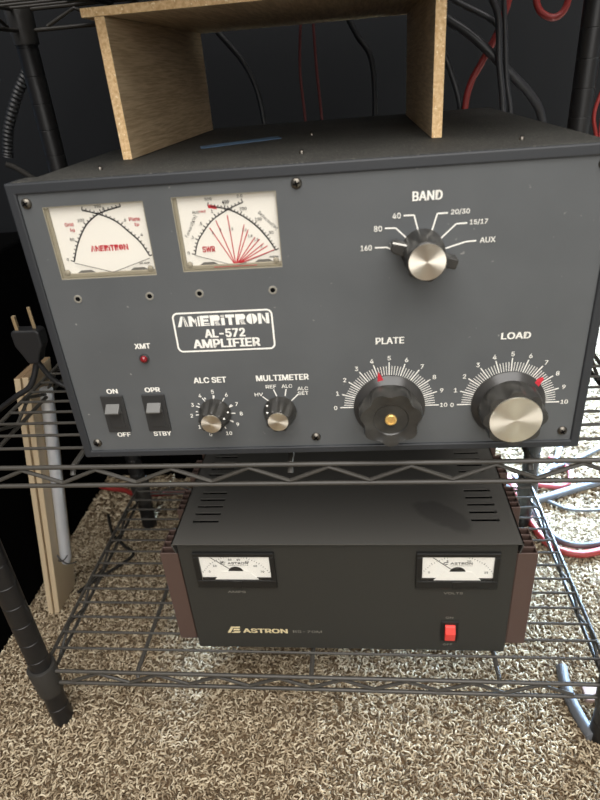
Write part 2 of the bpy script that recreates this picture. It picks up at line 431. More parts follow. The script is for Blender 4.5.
# ------------------------------------------------------------------ wire shelf rack
RX0, RX1, RY0, RY1 = -117.4, 439.7, 2.7, 314.0
ZL, ZU, ZT, TH = 80.2, 333.6, 670.0, 18.0
rack = thing('wire_shelf_rack', 'black wire shelving rack with round grooved posts standing on the carpet', 'shelf',
             ((RX0 + RX1) / 2, (RY0 + RY1) / 2, 0))
OX, OY = (RX0 + RX1) / 2, (RY0 + RY1) / 2
PR = 10.6
for px in (RX0, RX1):
    for py in (RY0, RY1):
        prof = [(PR - 1, 0.4), (PR + 0.2, 1.5)]; z = 27.0
        while z < 905:
            prof += [(PR, z - 0.7), (PR - 0.4, z - 0.3), (PR - 0.4, z + 0.3), (PR, z + 0.7)]; z += 25.4
        prof += [(PR, 920), (PR - 2, 922)]
        MB().lathe(prof, (px - OX, py - OY, 0), seg=28).build('post', 'post', rack)
for zz in (ZL, ZU, ZT):
    sh = MB()
    y = RY0 + 27.1
    while y < RY1 - 8:
        sh.tube([(RX0 - OX, y - OY, zz + 0.6), (RX1 - OX, y - OY, zz + 0.6)], 1.35, seg=8); y += 20.52
    for sx in (-19, 158, 338):
        sh.tube([(sx - OX, RY0 - OY + 1.5, zz - 9), (sx - OX, RY0 - OY + 6, zz - 3.2), (sx - OX, RY1 - OY - 6, zz - 3.2), (sx - OX, RY1 - OY - 1.5, zz - 9)], 2.3, seg=8)
    mesh = sh.build('shelf_grid', 'rack', rack)
    def truss(a, b, n):
        t = MB(); A, B = Vector(a), Vector(b); d = (B - A); L = d.length; u = d / L
        A2, B2 = A + u * 9, B - u * 9
        t.tube([A2, B2], 2.0, seg=10); dn = Vector((0, 0, -TH))
        t.tube([A2 + dn, B2 + dn], 2.0, seg=10)
        pts = []; per = L / n
        ph = -28.4 - RX0 if abs(u.x) > .5 else per / 2          # zigzag low point
        k0 = -int(ph // per) - 1
        raw = []
        for k in range(k0, n + 3):
            raw.append((ph + k * per, -TH + 2.6)); raw.append((ph + (k + .5) * per, -2.6))
        raw = [r for r in raw if 16 < r[0] < L - 16]
        for i, (s_, h_) in enumerate(raw):
            for q in (-0.9, 0, 0.9):
                pts.append(A + u * (s_ + q) + Vector((0, 0, h_ + (0.0 if q == 0 else (0.35 if h_ < -9 else -0.35)))))
        t.tube(pts, 1.7, seg=8)
        t.build('truss_rail', 'rack', mesh)
    x0, x1, y0, y1 = RX0 - OX, RX1 - OX, RY0 - OY, RY1 - OY
    truss((x0, y0, zz), (x1, y0, zz), 9); truss((x0, y1, zz), (x1, y1, zz), 9)
    truss((x0, y0, zz), (x0, y1, zz), 5); truss((x1, y0, zz), (x1, y1, zz), 5)
    for px in (x0, x1):
        for py in (y0, y1):
            MB().lathe([(PR + 0.3, -30), (PR + 1.8, -30), (PR + 3.6, 7), (PR + 2.9, 8.5), (PR + 0.3, 8.5)], (px, py, zz), seg=28).build('corner_collar', 'collar', mesh)

# ------------------------------------------------------------------ the amplifier
AW, AH, AD, INS, FL = 368.0, 203.6, 345.2, 8.0, 20.0
AYAW = 0.0111
amp = thing('amplifier', 'large grey radio amplifier with two meters and four round knobs on the upper wire shelf', 'amplifier', (0, 0, 344.5), AYAW)
PX0, PX1, PZ0, PZ1 = 5.0, 362.6, 5.6, 196.6
# cabinet: top, sides, back, bottom as a shell
c = MB()
c.box(INS, AW - INS, FL - 2, AD, AH - 2.0, AH - 0.3); c.box(INS, INS + 1.6, FL - 2, AD, 1.5, AH - 2)
c.box(AW - INS - 1.6, AW - INS, FL - 2, AD, 1.5, AH - 2); c.box(INS, AW - INS, FL - 2, AD, 1.0, 2.6); c.box(INS, AW - INS, AD - 2, AD, 1, AH - 2)
c.build('cabinet', 'amp_case', amp, bevel=0.6)
# bezel frame with its top lip
b = MB()
BX0, BX1 = -1.2, AW + 0.8
ring_o = [(BX0, 0), (BX1, 0), (BX1, AH), (BX0, AH)]; ring_i = [(PX0, PZ0), (PX1, PZ0), (PX1, PZ1), (PX0, PZ1)]
fv = [(x, yy, z) for yy in (0, FL) for x, z in ring_o] + [(x, yy, z) for yy in (0, FL) for x, z in ring_i]
ff = []
for q in range(4):
    e_ = (q + 1) % 4
    ff += [(q, e_, e_ + 8, q + 8), (q + 4, e_ + 4, e_ + 12, q + 12), (q, e_, e_ + 4, q + 4), (q + 8, e_ + 8, e_ + 12, q + 12)]
b.add(fv, ff)
b.build('bezel', 'bezel', amp, bevel=1.0)
MB().box(3, AW - 3, 1.2, FL, AH - 0.2, AH + 0.5).build('top_lip', 'amp_case', amp, bevel=0.3)
# grey panel with two meter cut-outs
M1 = (18.6, 83.7, 141.4, 188.3); M2 = (101.6, 166.6, 142.3, 189.2)
p = MB()
YP = 1.6
hol = [M1, M2]
p.plate([PX0, M1[0], M1[1], M2[0], M2[1], PX1], [PZ0, M1[2], M2[2], M1[3], M2[3], PZ1], lambda u, v: (u, YP, v), hol)
p.plate([PX0, M1[0], M1[1], M2[0], M2[1], PX1], [PZ0, M1[2], M2[2], M1[3], M2[3], PZ1], lambda u, v: (u, YP + 1.8, v), hol)
for h in hol:
    x0, x1, z0, z1 = h
    p.add([(x0, YP, z0), (x1, YP, z0), (x1, YP, z1), (x0, YP, z1), (x0, YP + 1.8, z0), (x1, YP + 1.8, z0), (x1, YP + 1.8, z1), (x0, YP + 1.8, z1)],
          [(0, 1, 5, 4), (1, 2, 6, 5), (2, 3, 7, 6), (3, 0, 4, 7)])
p.build('front_panel', 'amp_panel', amp)
YT = YP - 0.14            # printed lettering sits on the panel face

def screw(x, z, y=YP, r=3.4, up=False, name='screw', par=amp):
    s_ = MB(); s_.lathe([(r, 0), (r * 0.98, 0.7), (r * 0.8, 1.6), (r * 0.4, 2.2), (0.05, 2.35)], (0, 0, 0), '-Y', 20, cap=False)
    a = random.uniform(0, 1.5)
    for k in (0, 1):
        ca, sa = math.cos(a + k * math.pi / 2), math.sin(a + k * math.pi / 2); L = r * .55; wd = r * .16
        s_.prism_xz([(ca * L - sa * wd, sa * L + ca * wd), (-ca * L - sa * wd, -sa * L + ca * wd), (-ca * L + sa * wd, -sa * L - ca * wd), (ca * L + sa * wd, sa * L - ca * wd)], -2.5, -1.6, 'hole')
    o = s_.build(name, 'screw', par, (x, y, z))
    if up: o.rotation_euler = (-math.pi / 2, 0, 0)
    return o
for x, z in ((9.6, 191.2), (179.3, 192.6), (355.2, 192.4), (11.2, 12.6), (180.2, 13.2), (356.3, 13.4)): screw(x, z)
for x, y in ((46, 40), (180, 51), (180, 175), (318, 40)):
    screw(x, AH - 0.3, y, 1.7, True, 'top_screw')
for x, z in ((26.1, 127.8), (75.9, 127.4), (109.9, 127.5), (158.8, 127.4)):
    h = MB(); h.lathe([(2.9, 0), (2.7, 0.4), (1.8, 0.45), (1.6, 0.1)], (0, 0, 0), '-Y', 20, 'dim_print', cap=False)
    h.lathe([(1.6, 0.05), (1.5, 0.2)], (0, 0, 0), '-Y', 20, 'hole')
    h.build('panel_hole', 'hole', amp, (x, YP, z))
for x, y in ((28, 32), (340, 32), (28, 315), (340, 315)):
    MB().lathe([(8, -9), (9.5, -8), (9.5, 1), (8, 1.2)], (x, y, 0), seg=20).build('rubber_foot', 'rubber', amp)

# ---- cross-needle meters
def arc_ticks(mb, pts, y, n, major, side, m='black_print', wd=0.9, l1=2.2, l2=1.4):
    V = [Vector(q) for q in pts]; Q = []
    for i in range(len(V) - 1):
        a, b_, c_, d = V[max(i - 1, 0)], V[i], V[i + 1], V[min(i + 2, len(V) - 1)]
        for k in range(5):
            t = k / 5
            Q.append(0.5 * ((2 * b_) + (c_ - a) * t + (2 * a - 5 * b_ + 4 * c_ - d) * t * t + (3 * b_ - a - 3 * c_ + d) * t ** 3))
    Q.append(V[-1])
    mb.polyline([(q.x, q.y) for q in Q], wd, y, m)
    cum = [0]
    for a, b_ in zip(Q, Q[1:]): cum.append(cum[-1] + (b_ - a).length)
    out = []
    for k in range(n + 1):
        s_ = cum[-1] * k / n; i = max(j for j in range(len(cum)) if cum[j] <= s_ + 1e-6); i = min(i, len(Q) - 2)
        f = (s_ - cum[i]) / max(cum[i + 1] - cum[i], 1e-6); q = Q[i].lerp(Q[i + 1], f)
        d = (Q[i + 1] - Q[i]).normalized(); nn = Vector((-d.y, d.x)) * side; L = l1 if k % major == 0 else l2
        mb.bar(q.x, q.y, q.x + nn.x * L, q.y + nn.y * L, 0.65, y, m)
        if k % major == 0: out.append((q.x + nn.x * (L + 2.0), q.y + nn.y * (L + 2.0)))
    return out

def logo(mb, x0, x1, z0, z1, y, m):
    """block-letter maker's name with striped right halves"""
    W = (x1 - x0); cw = [1.0, 1.0, .82, .9, .36, .82, .9, .98, 1.0]; gap = 0.09
    tot = sum(cw) + gap * 8; x = x0; H = z1 - z0
    def P(poly, lx, lw): mb.prism_xz([(lx + u * lw, z0 + v * H) for u, v in poly], y, y + 0.12, m)
    def stripes(poly4, n, lx, lw):                      # bars across a quad a-b-c-d (a->b bottom, d->c top)
        a, b_, c_, d = [Vector(q) for q in poly4]
        for k in range(n):
            t0, t1 = (k + .12) / n, (k + .66) / n
            P([tuple(a.lerp(d, t0)), tuple(b_.lerp(c_, t0)), tuple(b_.lerp(c_, t1)), tuple(a.lerp(d, t1))], lx, lw)
    R = [(0, 0), (.36, 0), (.36, 1), (0, 1)]
    for ch, wd in zip('AMERITRON', cw):
        lw = wd / tot * W
        if ch == 'A':
            P([(0, 0), (.34, 0), (.62, 1), (.40, 1)], x, lw); P([(.66, 1), (.74, .92), (1, 0), (.9, 0)], x, lw); P([(.62, .8), (.66, .8), (.8, 0), (.7, 0)], x, lw)
        elif ch == 'M':
            P([(0, 0), (.3, 0), (.3, 1), (0, 1)], x, lw); P([(.3, 1), (.3, .6), (.52, .28), (.6, .55)], x, lw); P([(.62, 0), (.72, 0), (.72, .8), (.62, .66)], x, lw); P([(.84, 0), (1, 0), (1, 1), (.84, .9)], x, lw)
        elif ch == 'E':
            P(R, x, lw); P([(.36, .74), (1, .74), (1, 1), (.36, 1)], x, lw); P([(.36, .42), (.9, .42), (.9, .62), (.36, .62)], x, lw); stripes([(.36, 0), (1, 0), (1, .32), (.36, .32)], 2, x, lw)
        elif ch == 'R':
            P(R, x, lw); P([(.36, .45), (.85, .45), (1, .6), (1, .86), (.85, 1), (.36, 1)], x, lw); stripes([(.5, 0), (1, 0), (.8, .42), (.4, .42)], 3, x, lw)
        elif ch == 'I':
            P([(.05, 0), (.95, 0), (.95, .72), (.05, .72)], x, lw); stripes([(.05, .78), (.95, .78), (.95, 1), (.05, 1)], 2, x, lw)
        elif ch == 'T':
            P([(0, .72), (1, .72), (1, 1), (0, 1)], x, lw); P([(.3, 0), (.68, 0), (.68, .72), (.3, .72)], x, lw)
        elif ch == 'O':
            k = 20; P([(.5 + .5 * math.cos(a), .5 + .5 * math.sin(a)) for a in [math.pi * (.5 + i / k) for i in range(k + 1)]], x, lw)
            P([(.5 + .5 * math.cos(a), .5 + .5 * math.sin(a)) for a in [math.pi * (-.42 + .88 * i / k) for i in range(k + 1)]], x, lw)
        elif ch == 'N':
            P([(0, 0), (.3, 0), (.3, 1), (0, 1)], x, lw); P([(.36, .95), (.36, .6), (.66, .05), (.66, .42)], x, lw); P([(.72, 0), (1, 0), (1, 1), (.72, 1)], x, lw)
        x += lw + gap / tot * W

def meter(rect, label):
    x0, x1, z0, z1 = rect
    YF = 4.9                                             # card depth behind the panel front
    mt = MB()
    t = 0.6
    mt.box(x0, x0 + t, YP + 0.3, YF + 1, z0, z1); mt.box(x1 - t, x1, YP + 0.3, YF + 1, z0, z1)
    mt.box(x0 + t, x1 - t, YP + 0.3, YF + 1, z0, z0 + t); mt.box(x0 + t, x1 - t, YP + 0.3, YF + 1, z1 - t, z1)
    mt.box(x0, x1, YF + 0.8, YF + 3, z0, z1); mt.box(x0 + t, x0 + 2.6, YP + 1.6, YF, z0 + t, z1 - t)
    o = mt.build('meter', 'meter_wall', amp, label=label)
    MB().box(x0 + t, x1 - t, YF, YF + 0.8, z0 + t, z1 - t).build('meter_card', 'meter_face', o)
    MB().box(x0 + 0.6, x1 - 0.6, YP + 0.5, YP + 1.3, z0 + 0.6, z1 - 0.6).build('meter_window', 'glass', o)
    # lower moulding, its two arched cut-outs and pivot screws
    md = MB(); md.box(x0 + t, x1 - t, YF - 1.6, YF - 0.1, z0 + t, z0 + 3.4)
    md.build('lower_rim', 'meter_wall', o, bevel=0.5)
    ar = MB()
    for cx in (x0 + 17, x1 - 12):
        MB().prism_xz([(cx - 6, z0 + 3.4), (cx + 6, z0 + 3.4), (cx + 3.4, z0 + 5), (cx - 3.4, z0 + 5)], YF - 0.5, YF - 0.1).build('pivot_cover', 'grey_print', o)
    for cx in (x0 + 4.6, x1 - 4.0):
        MB().lathe([(1.9, 0), (1.7, 0.7), (0.8, 1.0), (0.05, 1.1)], (cx, YF - 1.5, z0 + 4.4), '-Y', 16, cap=False).build('pivot_screw', 'meter_wall', o)
    return o, YF - 0.14
m1, yf = meter(M1, 'meter with red maker name and crossing black arcs')
k = MB()
L1 = [(28.8, 152.4), (32.8, 161.0), (37.9, 169.2), (44.1, 176.3), (52.3, 181.5), (61.1, 184.0), (67.9, 185.3)]
R1 = [(42.5, 184.6), (53.9, 181.1), (62.6, 176.7), (69.3, 170.1), (75.9, 162.6), (80.4, 153.4)]
for (tx, tz), s_ in zip(arc_ticks(k, L1, yf, 20, 5, 1), ('0', '50', '100', '150', '200')): k.text(s_, tx, tz, 1.8, None, yf, 'black_print')
for (tx, tz), s_ in zip(arc_ticks(k, R1, yf, 20, 5, 1), ('1', '.8', '.6', '.4', '.2')): k.text(s_, tx, tz, 1.8, None, yf, 'black_print')
k.build('meter_scale', 'black_print', m1)
r = MB(); logo(r, 42, 67.2, 158.2, 162.0, yf, 'red_print')
r.text('Grid', 31.8, 176.3, 2.2, 5.6, yf, 'red_print', 0.03); r.text('Ig', 33.0, 172.6, 2.2, 3.0, yf, 'red_print', 0.03)
r.text('Plate', 75.2, 177.2, 2.2, 7, yf, 'red_print', 0.03); r.text('Ip', 76.0, 173.6, 2.2, 3.0, yf, 'red_print', 0.03)
r.build('red_lettering', 'red_print', m1)
MB().text('30 AMP', 76, 149.0, 1.0, 7, yf, 'black_print').build('small_print', 'black_print', m1)
n = MB(); n.bar(29.5, 151.7, 54.1, 144.4, 0.45, yf - 1.2); n.bar(80.5, 152.3, 54.1, 144.4, 0.45, yf - 1.5); n.build('needle', 'grey_print', m1)

m2, yf = meter(M2, 'meter with red fan of lines and crossing black arcs')
k = MB()
L2 = [(110.4, 152.6), (113.3, 160.4), (118.5, 167.2), (125.1, 173.8), (135.3, 179.3), (145.2, 183.1)]
R2 = [(123.2, 182.2), (135.4, 179.5), (144.9, 174.4), (152.8, 167.6), (158.4, 160.3), (162.8, 152.6)]
for (tx, tz), s_ in zip(arc_ticks(k, L2, yf, 20, 4, 1, wd=.75), ('0', '.1', '.5', '1', '1.5', '2.0')): k.text(s_, tx, tz, 1.8, None, yf, 'black_print')
for (tx, tz), s_ in zip(arc_ticks(k, R2, yf, 25, 5, 1, wd=.85), ('500', '400', '200', '100', '50', '0')): k.text(s_, tx, tz, 1.8, None, yf, 'black_print')
k.text('Forward[KW]', 110.6, 170.4, 2.5, 15, yf, 'black_print', 0, math.radians(58))
k.text('Reflected[W]', 159.6, 171.2, 2.5, 15, yf, 'black_print', 0, math.radians(-46))
k.text('ALC', 114.8, 179.0, 1.5, 4.2, yf, 'black_print'); k.text('AMERITRON', 161.2, 148.6, 1.0, 6, yf, 'black_print')
k.build('meter_scale', 'black_print', m2)
r = MB(); piv = (136.6, 145.4)
for i, (ex, ez) in enumerate(((122.3, 169.0), (126.9, 173.2), (134.6, 176.0), (144.5, 169.6), (146.6, 166.4), (150.4, 161.5), (153.2, 160.1), (155.4, 157.3), (157.8, 155.6), (162.0, 152.9))):
    sx = piv[0] + (i - 3.5) * 0.42; r.bar(sx, piv[1], ex, ez, 0.62, yf)
r.prism_xz([(123.2, 181.0), (123.2, 183.2), (128.6, 181.9), (128.6, 179.9)], yf, yf + .12)
r.text('SWR', 119.8, 155.6, 3.6, 8, yf, 'red_print', 0.03); r.text('red', 119.2, 179.3, 1.5, 4, yf, 'red_print')
r.bar(122, 144.2, 150, 144.2, 0.3, yf - 1.7)
r.build('red_lettering', 'red_print', m2)
k = MB()
for tx, tz, s_ in ((123.9, 165.8, '3'), (129, 167.5, '2'), (135.8, 167.5, '1.5'), (144.2, 166.5, '1.2'), (147.5, 162.5, '1.8'), (151, 160, '1.5'), (154, 155.5, '2')): k.text(s_, tx, tz, 1.5, None, yf - .05, 'black_print')
k.build('line_numbers', 'black_print', m2)
n = MB(); n.bar(110.4, 152.4, 135.4, 144.4, 0.4, yf - 1.2); n.bar(162.8, 153.2, 138, 144.6, 0.35, yf - 1.5); n.build('needle', 'grey_print', m2)

# ---- name plate
def round_rect(x0, x1, z0, z1, r, nseg=6):
    out = []
    for cx, cz, a0 in ((x1 - r, z1 - r, 0), (x0 + r, z1 - r, 90), (x0 + r, z0 + r, 180), (x1 - r, z0 + r, 270)):
        for i in range(nseg + 1):
            a = math.radians(a0 + 90 * i / nseg); out.append((cx + r * math.cos(a), cz + r * math.sin(a)))
    return out
npl = MB()
o_, i_ = round_rect(88.2, 157.0, 85.6, 114.9, 4.0), round_rect(89.4, 155.8, 86.8, 113.7, 2.9)
nn = len(o_)
npl.add([(a, YT, b_) for a, b_ in o_] + [(a, YT, b_) for a, b_ in i_], [(q, (q + 1) % nn, (q + 1) % nn + nn, q + nn) for q in range(nn)])
logo(npl, 91.2, 154.4, 104.6, 112.0, YT, 'white')
npl.text('AL-572', 123.0, 99.0, 6.0, 27.5, YT, 'white', 0.035)
npl.text('AMPLIFIER', 123.2, 91.6, 6.0, 46, YT, 'white', 0.035)
npl.build('name_plate', 'white', amp)

# ---- panel lettering
for s_, x, z, h, wd in (('XMT', 63.4, 91.7, 3.8, 11), ('ON', 33.2, 56.9, 3.7, 8), ('OFF', 33.9, 19.5, 3.7, 10), ('OPR', 63.6, 57.1, 3.7, 11),
                        ('STBY', 64.0, 19.5, 3.7, 13.4)):
    MB().text(s_, x, z, h, wd, YT, 'white', 0.03).build('lettering', 'white', amp)
t = MB()
t.text('ALC SET', 107.2, 63.4, 4.4, 23.5, YT, 'white', 0.03)
for s_, x, z in (('1', 93.5, 24.5), ('2', 89.1, 34.4), ('3', 91.2, 43.5), ('4', 98, 51), ('5', 107.7, 53.9), ('6', 117.4, 51), ('7', 124, 43.1), ('8', 126.4, 35), ('9', 122.7, 25.8), ('10', 115.1, 18.3), ('0', 101, 17.6)):
    t.text(s_, x, z, 3.0, None, YT, 'white', 0.03)
    d = Vector((x - 107.2, z - 36)).normalized()
    t.bar(107.2 + d.x * 11.5, 36 + d.y * 11.5, 107.2 + d.x * 15, 36 + d.y * 15, 0.75, YT, 'white')
for q in range(10):
    a = math.radians(247 - 18 * 1.63 * (q + .5)); t.bar(107.2 + math.cos(a) * 13, 36 + math.sin(a) * 13, 107.2 + math.cos(a) * 14.6, 36 + math.sin(a) * 14.6, 0.7, YT, 'white')
t.build('alc_scale', 'white', amp)
t = MB()
t.text('MULTIMETER', 159.3, 63.4, 4.4, 37, YT, 'white', 0.03)
for s_, x, z, wd in (('HV', 141.2, 50.4, 6), ('REF', 150.6, 56.5, 7.5), ('ALC', 162.0, 56.5, 7.5), ('ALC', 173.2, 54.2, 7.5), ('SET', 173.2, 50.4, 7.5)):
    t.text(s_, x, z, 2.7, wd, YT, 'white', 0.02)
for a, b_ in (((143.6, 48.6), (148, 44.5)), ((152.2, 54), (154, 48.5)), ((161.2, 54), (160, 48.5)), ((169.5, 49.5), (164.4, 44.5))):
    t.bar(*a, *b_, 0.75, YT, 'white')
t.build('multimeter_scale', 'white', amp)
t = MB()
t.text('BAND', 256.6, 180.8, 5.2, 17.2, YT, 'white', 0.024)
for L in (((225.3, 151.4), (232.5, 151.3), (240, 148)), ((231.5, 163.0), (238.1, 162.8), (246.2, 154.9)), ((242.8, 169.9), (249.0, 169.9), (252.4, 157.7)),
          ((269.0, 170.0), (262.8, 170), (259.4, 158.2)), ((280.7, 163.4), (274.3, 163.3), (264.2, 153.8)), ((286.8, 152.4), (280.4, 152.1), (268.0, 148.5))):
    t.polyline(L, 0.85, YT, 'white')
for s_, x, z, wd in (('160', 219.9, 151.6, 6.8), ('80', 227.3, 163, 4.8), ('40', 238.6, 170.1, 4.8), ('20/30', 276.3, 170.3, 11), ('15/17', 287.5, 163.7, 10.5), ('AUX', 293.6, 152.6, 9.2)):
    t.text(s_, x, z, 3.3, wd, YT, 'white', 0.025)
t.build('band_scale', 'white', amp)
def dial(cx, cz, title, tx):
    t = MB(); t.text(title, tx, 88.4, 4.6, 18.6, YT, 'white', 0.024)
    for q in range(51):
        a = math.radians(180 - 3.6 * q); mj = q % 5 == 0; r0, r1 = 24.5, (34.8 if mj else 32.0)
        t.bar(cx + math.cos(a) * r0, cz + math.sin(a) * r0, cx + math.cos(a) * r1, cz + math.sin(a) * r1, 0.75 if mj else 0.45, YT, 'white')
        if mj: t.text(str(q // 5), cx + math.cos(a) * 38.2, cz + math.sin(a) * 38.0, 3.2, None, YT, 'white', 0.03)
    return t.build(title.lower() + '_scale', 'white', amp)
dial(234.0, 37.4, 'PLATE', 234.5)
dial(316.2, 37.1, 'LOAD', 316.8)

# ---- rocker switches, lamp
for cx in (31.9, 63.2):
    sw = MB().box(cx - 8.6, cx + 8.6, YP - 1.6, YP, 22.6, 53.6).box(cx - 5.6, cx + 5.6, YP - 2.2, YP, 26.6, 40.5).build('rocker_switch', 'switch', amp, bevel=0.5)
    MB().prism_yz([(YP - 1.9, 47.4), (YP - 8.0, 42.4), (YP - 7.6, 41.2), (YP - 1.9, 39.5)], cx - 5.2, cx + 5.2).build('rocker_paddle', 'paddle', sw, bevel=0.4)
lm = MB().lathe([(3.6, 0), (3.6, 0.8), (2.6, 1.1)], (62.9, YP, 82.2), '-Y', 20).build('indicator_lamp', 'switch', amp)
MB().lathe([(2.6, 0.9), (2.5, 2.2), (1.8, 3.2), (0.8, 3.6), (0.05, 3.7)], (62.9, YP, 82.2), '-Y', 20, cap=False).build('lamp_lens', 'led', lm)

# ---- knobs
def small_knob(cx, cz, ang, name):
    kb = MB(); kb.lathe([(11.9, 0), (12.0, 2), (11.0, 5, .6), (9.6, 14, 1), (8.6, 15.2, .7), (7.5, 15.4)], (0, 0, 0), '-Y', 72, flute=(8, 2.3, 1.2, ang))
    o = kb.build(name, 'knob', amp, (cx, YP, cz))
    MB().lathe([(7.4, 15.3), (7.2, 15.9), (0.05, 15.9)], (0, 0, 0), '-Y', 40, cap=False).build('knob_cap', 'spun', o, label='spun silver cap')
    dots = MB()
    for r_, h in ((11.2, 4.5), (9.7, 13.0)):
        dots.lathe([(0.8, 0), (0.6, 0.5), (0.05, 0.6)], (math.cos(ang) * r_ * .98, -h, math.sin(ang) * r_ * .98), '-Y', 10, cap=False)
    dots.build('pointer_mark', 'white', o)
    return o
small_knob(107.2, 36.0, math.radians(15), 'alc_knob')
small_knob(155.4, 36.2, math.radians(140), 'multimeter_knob')
# band selector: fluted body, bar pointer, spun cap
bk = MB(); bk.lathe([(13.2, 0.3), (13.4, 3, .5), (13.4, 12, 1), (12.8, 24.6, 1), (11.8, 26.2, .3), (10.9, 26.4)], (0, 0, 0), '-Y', 90, flute=(6, 2.2, 1.1, 0.2))
bo = bk.build('band_knob', 'knob', amp, (254.4, YP, 148.4))
a = math.radians(162); wng = MB()
ca, sa = math.cos(a), math.sin(a)
def rp(u, v): return (u * ca - v * sa, u * sa + v * ca)
wng.prism_xz([rp(-20.5, -2.6), rp(-19, -3.4), rp(18.5, -3.4), rp(21.0, -1.8), rp(21.0, 1.8), rp(18.5, 3.4), rp(-19, 3.4), rp(-20.5, 2.6)], -15, -5)
wng.build('pointer_bar', 'knob', bo, bevel=0.8)
pm = MB(); q0, q1 = rp(21.1, 0), rp(12.5, -3.6)
pm.add([(q0[0] - .1, -15.2, q0[1] + .9), (q0[0] - .1, -5, q0[1] + .9), (q0[0] - .1, -5, q0[1] - .2), (q0[0] - .1, -15.2, q0[1] - .2)], [(0, 1, 2, 3)])
pm.bar(rp(21, -3.0)[0], rp(21, -3.0)[1], rp(12.5, -3.6)[0], rp(12.5, -3.6)[1], 1.0, -15.3)
pm.build('pointer_mark', 'white', bo)
MB().lathe([(10.9, 26.3), (10.7, 27.2), (0.05, 27.2)], (0, 0, 0), '-Y', 48, cap=False).build('knob_cap', 'spun', bo, label='spun silver cap')
# plate tuning knob (no cap) and load knob (big spun cap)
def big_knob(cx, cz, capped, red_at, name, flph):
    kb = MB()
    R = 25.2
    kb.lathe([(R, 0.3), (R, 1.6), (R - 1.2, 3.0), (20.5, 6.2)], (0, 0, 0), '-Y', 72, 'knob_skirt')
    if capped:
        kb.lathe([(20.8, 5.8), (21.8, 8, .7), (21.8, 20, 1), (21.0, 22.6, .9), (17.5, 22.9, .2)], (0, 0, 0), '-Y', 128, 'knob', flute=(8, 3.0, 1.2, flph))
    else:
        kb.lathe([(20.6, 5.8), (22.0, 8, .7), (22.2, 17, 1), (21.2, 20.4, .8), (18.6, 20.2, .2), (17.6, 20.0), (12.2, 19.3), (11.5, 18.4), (0.05, 18.2)], (0, 0, 0), '-Y', 128, 'knob', flute=(7, 3.8, 1.1, flph))
    o = kb.build(name, 'knob', amp, (cx, YP, cz))
    a = math.radians(180 - 18 * red_at)
    u = Vector((math.cos(a), math.sin(a))); n_ = Vector((-u.y, u.x))
    p1, p2, p3 = u * 29.2, u * 22.8 + n_ * 2.3, u * 22.8 - n_ * 2.3
    MB().prism_xz([tuple(p1), tuple(p2), tuple(p3)], -3.6, -0.4).build('red_pointer', 'red_print', o)
    if capped:
        MB().lathe([(17.4, 22.7), (17.1, 23.7), (0.05, 23.7)], (0, 0, 0), '-Y', 64, cap=False).build('knob_cap', 'spun', o, label='large spun silver cap')
    else:
        bi = MB(); bi.lathe([(4.0, 18.0), (4.0, 19.6), (3.5, 20.0), (2.7, 20.0), (2.5, 19.5), (0.05, 19.4)], (0, 0, 0), '-Y', 32, cap=False)
        for q in range(3):
            b_ = math.radians(30 + 60 * q); bi.bar(-math.cos(b_) * 1.9, -math.sin(b_) * 1.9, math.cos(b_) * 1.9, math.sin(b_) * 1.9, 0.4, -19.7)
        bi.build('brass_insert', 'brass', o)
        MB().lathe([(1.1, 6.6), (1.0, 7.4), (0.05, 7.4)], (0, 0, 14.8), '-Y', 14, cap=False).build('set_screw', 'hole', o)
    return o
big_knob(234.0, 37.4, False, 4.15, 'plate_knob', math.radians(90))
big_knob(316.2, 37.1, True, 7.6, 'load_knob', math.radians(70))

# ------------------------------------------------------------------ blue strip on the amplifier
ca, sa = math.cos(AYAW), math.sin(AYAW)
def aw(x, y, z): return (x * ca - y * sa, x * sa + y * ca, 344.5 + z)
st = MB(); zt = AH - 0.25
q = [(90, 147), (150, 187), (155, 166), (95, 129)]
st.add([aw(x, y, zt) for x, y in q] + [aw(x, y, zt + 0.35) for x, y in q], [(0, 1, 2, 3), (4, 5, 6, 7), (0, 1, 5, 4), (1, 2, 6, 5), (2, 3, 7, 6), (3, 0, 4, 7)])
tag(st.build('flat_blue_strip', 'flat_blue'), 'dull blue strip lying flat on the amplifier top between the boards', 'strip')  # thin flat strip in mottled blue

# ------------------------------------------------------------------ particle board shelf standing on the amplifier
bd = thing('board_shelf', 'small particle board shelf with woodgrain inner faces standing on top of the amplifier', 'shelf', aw(160, 88, AH - 0.1), AYAW)
def board(name, x0, x1, y0, y1, z0, z1, rz=0, tilt=0):
    mb = MB(); mb.box(x0, x1, y0, y1, z0, z1)
    mb.mats = ['wood', 'chip']
    mb.mi = [0, 0, 1, 1, 0, 0]
    if x1 - x0 > 100: mb.mi = [1, 1, 1, 1, 0, 0]
    o = mb.build(name, 'wood', bd, bevel=0.35)
    return o
BH_ = 88.8
lo = MB(); lo.box(0, 7.2, 0, 235, 0, BH_); lo.mats = ['wood', 'chip']; lo.mi = [0, 0, 1, 1, 0, 0]
l_ = lo.build('side_board', 'wood', bd, (-114.7, 0, 0), bevel=0.4); l_.rotation_euler = (0, 0, math.radians(-3.2))
ro = MB(); ro.box(-7.0, 0, 0, 235, 0, BH_ + 0.2); ro.mats = ['wood', 'chip']; ro.mi = [0, 0, 1, 1, 0, 0]
r_ = ro.build('side_board', 'wood', bd, (115.2, -5, 0), bevel=0.4); r_.rotation_euler = (0, 0, math.radians(-0.6))
board('top_board', -123.6, 128, 0.5, 245, BH_ + 0.2, BH_ + 5.6)

